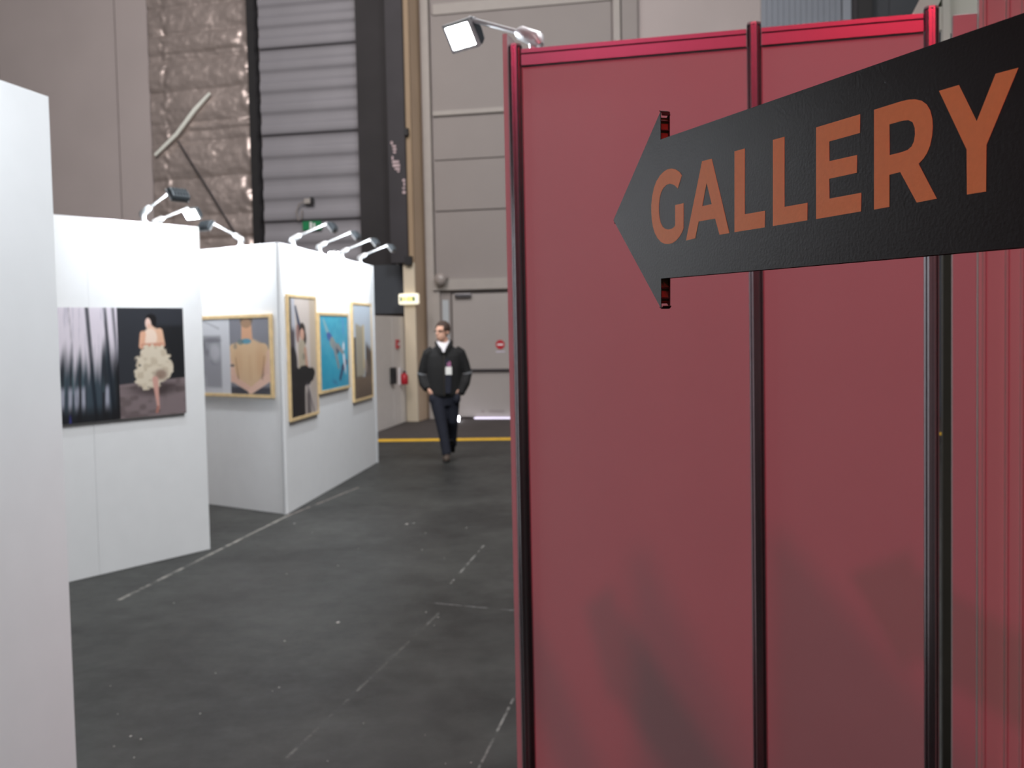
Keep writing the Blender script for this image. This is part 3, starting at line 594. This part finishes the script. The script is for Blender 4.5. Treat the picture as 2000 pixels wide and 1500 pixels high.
s, z = F2.hit(283, 432); arm_lamp(F2, s, 'dark-headed arm lamp above the frameless double photograph')
arm_lamp(F2, F2.len-2.75, 'added hidden arm lamp at the end of the double photograph wall')  # added out of sight so the booth post reflects a bright wall
s, z = F2B.hit(330, 445); arm_lamp(F2B, .47, 'glowing arm lamp behind the wall of the double photograph', glow='lamp_glow')
arm_lamp(F3B, .40, 'glowing arm lamp behind the wall of three framed photographs')
arm_lamp(F1, F1.len-.84, 'arm lamp on top of the plain white gallery wall', glow='lamp_hot')

# ------------------------------------------------------------ booth wall lit in pink: octagonal posts, rails, panels
BL, BR = np.array([.030, 3.262]), np.array([1.158, 2.965]); BF = Frame(BL, BR)
bm_ = .697
booth = thing('booth_wall', 'pink lit booth wall of two panels in aluminium posts', 'exhibition wall', tuple(BF.o), BF.ang)
def octo(R_=.0212):
    pts = []
    for k in range(8):
        a0 = math.pi/8+k*math.pi/4; c = [np.array([R_*math.cos(a0), R_*math.sin(a0)]), np.array([R_*math.cos(a0+math.pi/4), R_*math.sin(a0+math.pi/4)])]
        e = (c[1]-c[0]); L = np.linalg.norm(e); e = e/L; mid = (c[0]+c[1])/2; nn = -mid/np.linalg.norm(mid)
        pts += [c[0], mid-e*.0028, mid-e*.0028+nn*.005, mid+e*.0028+nn*.005, mid+e*.0028]
    return [tuple(p_) for p_ in pts]
OC = octo()
for x in (0., bm_, BF.len):
    MB().prism([(px+x, py) for px, py in OC], 0, 2.512).build('post', M['alu'], booth)
    MB().prism([(x+.02*math.cos(k*math.pi/4+.39), .02*math.sin(k*math.pi/4+.39)) for k in range(8)], 2.512, 2.518).build('post_cap', M['lamp_silver'], booth)
for (x0, x1) in ((0.021, bm_-.021), (bm_+.021, BF.len-.021)):
    for (zl, flip) in ((2.452, 0), (.012, 1)):
        m_ = MB().box(x0, x1, -.013, .013, zl, zl+.031).box(x0, x1, -.0085, .0085, zl+.031, zl+.0355).box(x0, x1, -.013, .013, zl+.0355, zl+.048)
        rl = m_.build('rail', M['alu_rail'], booth); MB().box(x0, x1, -.0105, -.0086, zl+.031, zl+.0365).build('groove', M['black'], rl)
    MB().box(x0-.004, x1+.004, -.002, .002, .06, 2.452).build('panel', M['booth_panel'], booth)
# side board of the booth, running back from the left post
sb = MB().box(-.038, -.0235, -.003, 1.02, 0, 2.552).build('side_board', M['booth_panel'], booth, label='slim tall side board edge')
SF = Frame(BF.at(-.0305, 1.02), BF.at(-.0305, -.02))
arm_lamp(SF, SF.len-.36, 'brightly glowing arm lamp reaching past the pink booth wall', turn=-.62, z=2.552, head_w=.13, tilt=-.1, yaw=-1.47)
# white board and ribbed sheet to the right of the booth wall
RB = Frame(BF.at(BF.len+.058, .03), BF.at(BF.len+1, .03))
x1 = RB.hit(1909, 60)[0]
wbd = thing('white_board_wall', 'white board wall beside the ribbed sheet wall', 'wall panel', tuple(RB.o), RB.ang)
MB().box(0, x1, 0, .02, 0, 2.5).build('board', M['booth_panel'], wbd, bevel=.003)
MB().box(0, x1, .02, .05, 0, .06).build('foot_rail', M['alu_rail'], wbd)
rs = thing('ribbed_wall', 'tall white ribbed sheet wall beside the pink booth wall', 'wall panel', tuple(RB.at(x1+.004, .0)), RB.ang)
prof = []; x = 0.; xe = 1.7; k = 0
pit = [.020, .058, .038, .062, .045]
while x < xe:
    p_ = pit[k % 5]; prof += [(x, 0), (x+p_-.012, .002 if k % 2 else -.002), (x+p_-.009, -.009), (x+p_-.004, -.009), (x+p_-.001, 0)]; x += p_; k += 1
prof += [(x, 0), (x, .03), (0, .03)]
MB().prism(prof, 0, 3.6).build('ribbed_sheet', M['rib'], rs)
MB().box(0, x, .03, .06, 0, .08).build('foot_rail', M['alu_rail'], rs)
# white tent frame rising behind the booth wall
TF = Frame(BF.at(0, .62), BF.at(1, .62))
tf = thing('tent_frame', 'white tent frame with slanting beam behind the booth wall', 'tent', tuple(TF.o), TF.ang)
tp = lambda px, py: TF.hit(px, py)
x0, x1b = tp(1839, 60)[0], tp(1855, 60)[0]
MB().box(x0, x1b, -.02, .02, 2.35, 3.7).build('post_top', M['tent_white'], tf, bevel=.004)
MB().box(x0+.002, x1b+.008, -.018, .018, 0, 2.35).build('post', M['gap_dark'], tf, bevel=.004, label='lower post coloured dark for the shaded gap')  # dark colour stands in for the shade in the gap beside the booth
def tpoly(pts, y0, y1, name, m): MB().prism([tp(*q_) for q_ in pts], y0, y1, 'xz').build(name, m, tf)
tpoly([(1770, 50), (1812, 50), (1900, -120), (1858, -120)], -.015, .02, 'slanting_beam', M['tent_white'])
tpoly([(1770, 60), (1845, 60), (1845, 12), (1808, 24)], -.012, .015, 'cross_beam', M['tent_white'])
tpoly([(1800, 40), (1856, 40), (1856, -120), (1850, -120)], .03, .034, 'green_fabric', M['tent_green'])
tpoly([(1856, 60), (1912, 60), (1912, -120), (1856, -120)], .03, .034, 'white_fabric', M['tent_white'])

# ------------------------------------------------------------ arrow sign
D1 = 1.5; P1 = CAM + ray(1293, 408)*(D1/ray(1293, 408)[1]); D2 = D1*271.5/458; P2 = CAM + ray(2000, 254)*(D2/ray(2000, 254)[1])
SG = Frame(P1, P2)
def sg(px, py): return SG.hit(px, py)
TH = .0145
ol = [sg(*q_) for q_ in ((1198, 430), (1290, 217.5), (1290, 272.5), (2000, 25), (2000, 482.5), (1291, 544), (1291, 602.5))]
def extend(a, b, L): v = np.array(b)-np.array(a); v = v/np.linalg.norm(v); return tuple(np.array(b)+v*L)
ol[3] = extend(ol[2], ol[3], .42); ol[4] = (ol[3][0], extend(ol[5], ol[4], .42)[1])
zc = ol[0][1]
sign = thing('arrow_sign', 'black cardboard arrow sign with orange gallery lettering', 'sign', tuple(SG.at(0, 0, zc)), SG.ang)
O = [(a, b-zc) for a, b in ol][::-1]
O = O if sum(O[i][0]*O[(i+1) % 7][1]-O[(i+1) % 7][0]*O[i][1] for i in range(7)) > 0 else O[::-1]
sh_ = .0009
MB().prism(O, -sh_*0, sh_, 'xz').build('front_sheet', M['sign_black'], sign)
MB().prism(O, TH-sh_, TH, 'xz').build('back_sheet', M['cardedge'], sign)
cen = np.mean(O, 0)
def inset(poly, d_):
    out = []; n_ = len(poly)
    for i in range(n_):
        p0, p1, p2 = (np.array(poly[j % n_]) for j in (i-1, i, i+1)); e1 = (p1-p0)/np.linalg.norm(p1-p0); e2 = (p2-p1)/np.linalg.norm(p2-p1)
        n1 = np.array([-e1[1], e1[0]]); n2 = np.array([-e2[1], e2[0]]); bb = n1+n2; out.append(tuple(p1+bb*d_/max(.25, (1+n1@n2))))
    return out
MB().prism(inset(O, .004), sh_, TH-sh_, 'xz').build('core', M['card'], sign, label='brown cardboard core')
rb = MB()                                        # honeycomb cell walls showing along the cut edges
for i in range(7):
    a, b = np.array(O[i]), np.array(O[(i+1) % 7]); L = np.linalg.norm(b-a); e = (b-a)/L; nn = np.array([-e[1], e[0]]); k = max(2, int(L/.0105))
    for j in range(k+1):
        c = a+e*(L*j/k); w_ = .0006; tl = .0016
        q_ = [c-e*w_+nn*.0003, c+e*w_+nn*.0003, c+e*(w_+tl)+nn*.006, c-e*(w_-tl)+nn*.006]
        rb.prism([tuple(v) for v in q_], sh_, TH-sh_, 'xz')
rb.build('honeycomb_edge', M['cardedge'], sign, kind='stuff', label='dark cell walls along the cut cardboard edge')
def c1(l): return [(1260+x/8.335, 310+y/8.335) for x, y in l]
def c2(l): return [(1420+x/6.25, 230+y/6.25) for x, y in l]
def c3(l): return [(1680+x/5, 120+y/5) for x, y in l]
LET = [
 (c1([(598,270),(560,215),(500,175),(430,160),(365,172),(300,215),(240,280),(185,370),(145,480),(118,610),(103,750),(103,880),(112,1000),(130,1110),(160,1210),(205,1295),(260,1355),(320,1385),(385,1390),(450,1372),(510,1330),(565,1265),(605,1195),(627,1130),(627,722),(492,755),(492,1085),(470,1118),(430,1143),(375,1152),(325,1140),(285,1105),(255,1045),(235,960),(226,860),(226,750),(238,640),(262,550),(300,475),(350,425),(405,408),(460,420),(500,448),(535,487)]), None),
 (c1([(668,1332),(930,40),(1085,0),(1375,1212),(1215,1237),(1142,975),(875,1022),(820,1295)]), c1([(1005,395),(1087,740),(930,772)])),
 (c2([(93,410),(217,375),(217,1178),(463,1135),(463,1338),(93,1397)]), None),
 (c2([(562,270),(702,232),(702,1088),(982,1038),(982,1252),(562,1322)]), None),
 (c2([(1090,118),(1625,-43),(1625,185),(1250,290),(1250,530),(1587,455),(1587,672),(1250,745),(1250,988),(1638,915),(1638,1143),(1090,1237)]), None),
 (c3([(138,472),(400,390),(470,374),(535,370),(600,383),(650,420),(685,480),(705,560),(710,640),(703,730),(685,820),(655,895),(620,950),(572,1000),(750,1340),(555,1378),(393,1080),(288,1107),(288,1420),(138,1447)]), c3([(288,615),(420,578),(475,573),(515,595),(535,650),(538,710),(528,780),(505,830),(465,865),(400,888),(288,915)])),
 (c3([(772,288),(965,230),(1140,585),(1325,120),(1545,62),(1235,815),(1232,1270),(1045,1300),(1042,860)]), None)]
for outer, hole in LET:
    cu = bpy.data.curves.new('letter', 'CURVE'); cu.dimensions = '2D'; cu.fill_mode = 'BOTH'; cu.extrude = .00015
    for lp in (outer, hole):
        if not lp: continue
        sp = cu.splines.new('POLY'); sp.points.add(len(lp)-1); sp.use_cyclic_u = True
        for q_, (px, py) in zip(sp.points, lp): X_, Z_ = sg(px, py); q_.co = (X_, Z_-zc, 0, 1)
    to = bpy.data.objects.new('tmp', cu); col.objects.link(to); dg = bpy.context.evaluated_depsgraph_get()
    me = bpy.data.meshes.new_from_object(to.evaluated_get(dg)); bpy.data.objects.remove(to); bpy.data.curves.remove(cu)
    for v in me.vertices: v.co = (v.co.x, -.00016+(-v.co.z), v.co.y)
    link('letter', me, M['sign_orange'], sign)
# the wall that carries the arrow, beside the camera
x0 = sg(2000, 254)[0]+.16
cw = thing('sign_wall', 'white wall carrying the arrow sign', 'exhibition wall', tuple(SG.at(x0, TH+.001)), SG.ang)
MB().box(.02, 1.4, 0, .03, 0, 2.5).build('panel', M['booth_panel'], cw, bevel=.002)
MB().prism([(px*.7+.0, py*.7+.0152) for px, py in OC], 0, 2.51).build('post', M['alu'], cw)

# ------------------------------------------------------------ walking man
gp = ground(872, 899); PX, PY = gp[0], gp[1]
man = thing('person', 'man in black jacket and dark jeans walking with hands in pockets', 'person', (PX, PY, 0))
def remesh(mb, name, m, parent, vox=.012, it=6, **kw):
    me = mb.mesh(name+'_src'); o = bpy.data.objects.new('tmp', me); col.objects.link(o)
    r = o.modifiers.new('r', 'REMESH'); r.mode = 'VOXEL'; r.voxel_size = vox; s_ = o.modifiers.new('s', 'SMOOTH'); s_.factor = .5; s_.iterations = it
    dg = bpy.context.evaluated_depsgraph_get(); out = bpy.data.meshes.new_from_object(o.evaluated_get(dg)); bpy.data.objects.remove(o)
    out.polygons.foreach_set('use_smooth', [True]*len(out.polygons)); out.name = name; return link(name, out, m, parent, **kw)
HD = Vector((-.01, -.02, 1.645)); RT = Matrix.Rotation(math.radians(-38), 3, 'Z')   # head turned to his right
def hp(x, y, z): return HD + RT @ Vector((x, y, z))                                  # face looks along local -y
b = MB()
b.ball(hp(0, .01, .035), (.077, .096, .095), 20, 14, RT); b.ball(hp(0, -.028, -.045), (.060, .068, .075), 18, 12, RT); b.ball(hp(0, -.052, -.088), (.036, .034, .030), 14, 8, RT)
b.tube([hp(0, -.088, .022), hp(0, -.104, -.012), hp(0, -.112, -.026), hp(0, -.09, -.034)], [.010, .014, .017, .010], 10)
b.ball(hp(.0, -.094, -.060), (.026, .012, .007), 10, 6, RT); b.ball(hp(.0, -.090, -.073), (.022, .012, .007), 10, 6, RT); b.ball(hp(0, -.080, .03), (.062, .018, .012), 12, 6, RT)
for s_ in (-1, 1): b.ball(hp(s_*.079, .012, -.005), (.012, .022, .034), 10, 8, RT)
b.tube([(0, .02, 1.40), (0, .015, 1.50), (-.005, 0, 1.58)], [.075, .062, .060], 16)
b.loft([(0, .01, .86, .15, .10), (0, .01, 1.0, .15, .105), (0, .015, 1.2, .165, .11), (0, .02, 1.36, .17, .10), (0, .02, 1.44, .10, .07)])
for s_ in (-1, 1): b.tube([(s_*.165, .02, 1.40), (s_*.25, .055, 1.11), (s_*.212, -.03, .955)], [.055, .045, .034], 12)
for s_ in (-1, 1):                               # hands slipping into the pockets
    b.tube([(s_*.212, -.03, .955), (s_*.19, -.045, .905), (s_*.168, -.045, .855)], [.028, .034, .036], 10, flat=.7)
    for k in range(4): b.tube([(s_*(.186-.015*k), -.046-.004*k, .862), (s_*(.174-.015*k), -.05-.004*k, .815-.004*k), (s_*(.164-.015*k), -.045, .775-.005*(k % 3))], [.010, .009, .008], 8)
    b.tube([(s_*.182, -.06, .915), (s_*.160, -.082, .89), (s_*.148, -.088, .855)], [.013, .012, .010], 8)
LEGS = {-1: [(-.085, .01, .88), (-.052, -.05, .50), (.012, -.09, .10)], 1: [(.085, .02, .88), (.088, .05, .50), (.062, .29, .18)]}
for s_ in (-1, 1): b.tube(LEGS[s_], [.09, .055, .04], 12)
remesh(b, 'body', M['skin'], man, .0085, 3)
# hair: cap over the crown and back of the head, short
hm = MB(); hm.ball(hp(0, .012, .042), (.083, .100, .100), 28, 20, RT)
keep = []
for f in hm.f:
    c = sum((Vector(hm.v[i]) for i in f), Vector())/len(f); l = RT.transposed() @ (c-HD)
    if not (l.y < -.045 and l.z < .092) and not (l.z < -.035) and not (l.y < .0 and l.z < .03): keep.append(f)
hm.f = keep; hm.sm = [True]*len(keep); ho = hm.build('hair', M['hair'], man); sd = ho.modifiers.new('thick', 'SOLIDIFY'); sd.thickness = .012; sd.offset = 0
gm = MB()
for s_ in (-1, 1):
    ring = [hp(s_*.034+.026*math.cos(6.2832*k/16), -.103+.010*abs(math.cos(6.2832*k/16)), .012+.018*math.sin(6.2832*k/16)) for k in range(17)]; gm.tube(ring, .0018, 6, False)
    gm.tube([hp(s_*.060, -.093, .016), hp(s_*.082, -.03, .014), hp(s_*.082, .015, .008)], .0028, 6)
gm.tube([hp(-.008, -.104, .016), hp(.008, -.104, .016)], .0028, 6); gm.build('spectacles', M['glass_dark'], man)
for s_ in (-1, 1): MB().ball(hp(s_*.033, -.083, .010), (.010, .006, .005), 10, 6, RT).build('eye', M['glass_dark'], man)
# trousers
tr = MB(); tr.loft([(0, .015, .70, .15, .105), (0, .015, .80, .178, .122), (0, .015, .92, .178, .125), (0, .012, 1.0, .172, .12)])
for s_ in (-1, 1): tr.ball((s_*.150, -.045, .80), (.055, .062, .085))
for s_ in (-1, 1):
    a, k_, c = LEGS[s_]; tr.tube([(a[0], a[1], .90), (a[0]*.98, (a[1]+k_[1])/2, .70), k_, ((k_[0]+c[0])/2, (k_[1]+c[1])/2, (k_[2]+c[2])/2), (c[0], c[1], c[2]-.02)], [.118, .098, .074, .064, .060], 16)
remesh(tr, 'trousers', M['navy'], man, .012, 4)
# jacket with sleeves
jk = MB(); jk.loft([(.0, .015, .82, .195, .142), (0, .015, .86, .215, .152), (0, .015, 1.0, .218, .155), (0, .018, 1.2, .222, .155), (0, .02, 1.34, .218, .138), (0, .022, 1.42, .170, .11), (0, .022, 1.475, .10, .085), (0, .015, 1.50, .088, .080)], 28)
for s_ in (-1, 1): jk.tube([(s_*.14, .02, 1.405), (s_*.195, .03, 1.37), (s_*.245, .05, 1.24), (s_*.285, .06, 1.10), (s_*.262, .0, .99), (s_*(.214 if s_ < 0 else .196), -.045, .918 if s_ < 0 else .850)], [.075, .082, .076, .068, .064, .052], 16)
remesh(jk, 'jacket', M['jacket'], man, .011, 4)
cl = MB()
for s_ in (-1, 1): cl.tube([(s_*.02, .09, 1.535), (s_*.075, .06, 1.535), (s_*.092, -.0, 1.515), (s_*.075, -.07, 1.475), (s_*.042, -.112, 1.42), (s_*.03, -.128, 1.37)], [.016, .022, .026, .026, .024, .012], 10, flat=.6)
cl.build('jacket_collar', M['jacket'], man)
sh = MB(); sh.add([(-.050, -.070, 1.515), (.045, -.070, 1.505), (.036, -.112, 1.44), (.014, -.138, 1.385), (-.004, -.136, 1.385), (-.030, -.112, 1.45), (0, -.085, 1.50)], [(0, 6, 5), (6, 1, 2), (6, 2, 5), (5, 2, 3, 4)])
so = sh.build('shirt', M['shirt'], man); sd = so.modifiers.new('thick', 'SOLIDIFY'); sd.thickness = .02; sd.offset = -1
sc_ = MB(); sc_.tube([(-.075, -.03, 1.53), (-.058, -.075, 1.50), (-.03, -.115, 1.45)], [.013, .016, .010], 8).tube([(.068, -.02, 1.53), (.052, -.075, 1.50), (.03, -.115, 1.45)], [.013, .016, .010], 8); sc_.build('shirt_collar', M['shirt'], man)
nv = MB(); nv.add([(.015, -.146, 1.31), (.075, -.142, 1.30), (.095, -.146, 1.10), (.085, -.146, .87), (.015, -.150, .87)], [(0, 4, 3, 2, 1)]); no = nv.build('navy_shirt_front', M['navy2'], man); sd = no.modifiers.new('thick', 'SOLIDIFY'); sd.thickness = .03; sd.offset = 0
MB().tube([(.008, -.150, 1.36), (.008, -.158, 1.2), (.006, -.158, 1.0), (.004, -.152, .84)], .006, 6).build('jacket_zip', mat('dull_brass_zip', (58, 52, 44), .5), man)
MB().box(.025, .105, -.172, -.168, 1.105, 1.205).build('badge', M['badge'], man, bevel=.004)
MB().box(.076, .092, -.170, -.166, 1.205, 1.275).box(.050, .064, -.169, -.165, 1.205, 1.26).build('lanyard', M['pink'], man)
for s_ in (-1, 1):
    q0 = Vector((s_*.279, .058, 1.125)); q1 = Vector((s_*.284, .060, 1.103)); MB().tube([q0, q1], [.0715, .0715], 18).build('reflective_band', M['reflect'], man)
# shoes
for s_ in (-1, 1):
    a = LEGS[s_][2]; rr = Matrix.Identity(3) if s_ < 0 else Matrix.Rotation(math.radians(-38), 3, 'X')
    def q(x, y, z): return Vector((a[0], a[1], 0 if s_ < 0 else a[2]-.075)) + rr @ Vector((x, y, z))
    m_ = MB(); m_.ball(q(0, .0, .075), (.043, .055, .045), 14, 8, rr); m_.tube([q(0, .05, .05), q(0, -.04, .05), q(0, -.13, .042), q(0, -.185, .034)], [.036, .042, .045, .026], 14)
    sh_o = remesh(m_, 'shoe', M['shoe'], man, .008, 3)
    m_ = MB(); m_.tube([q(0, .085, .014), q(0, .0, .014), q(0, -.12, .014), q(0, -.205, .016)], [.030, .036, .046, .024], 14, flat=.30); m_.build('sole', M['sole'], sh_o)
bpy.context.view_layer.update()
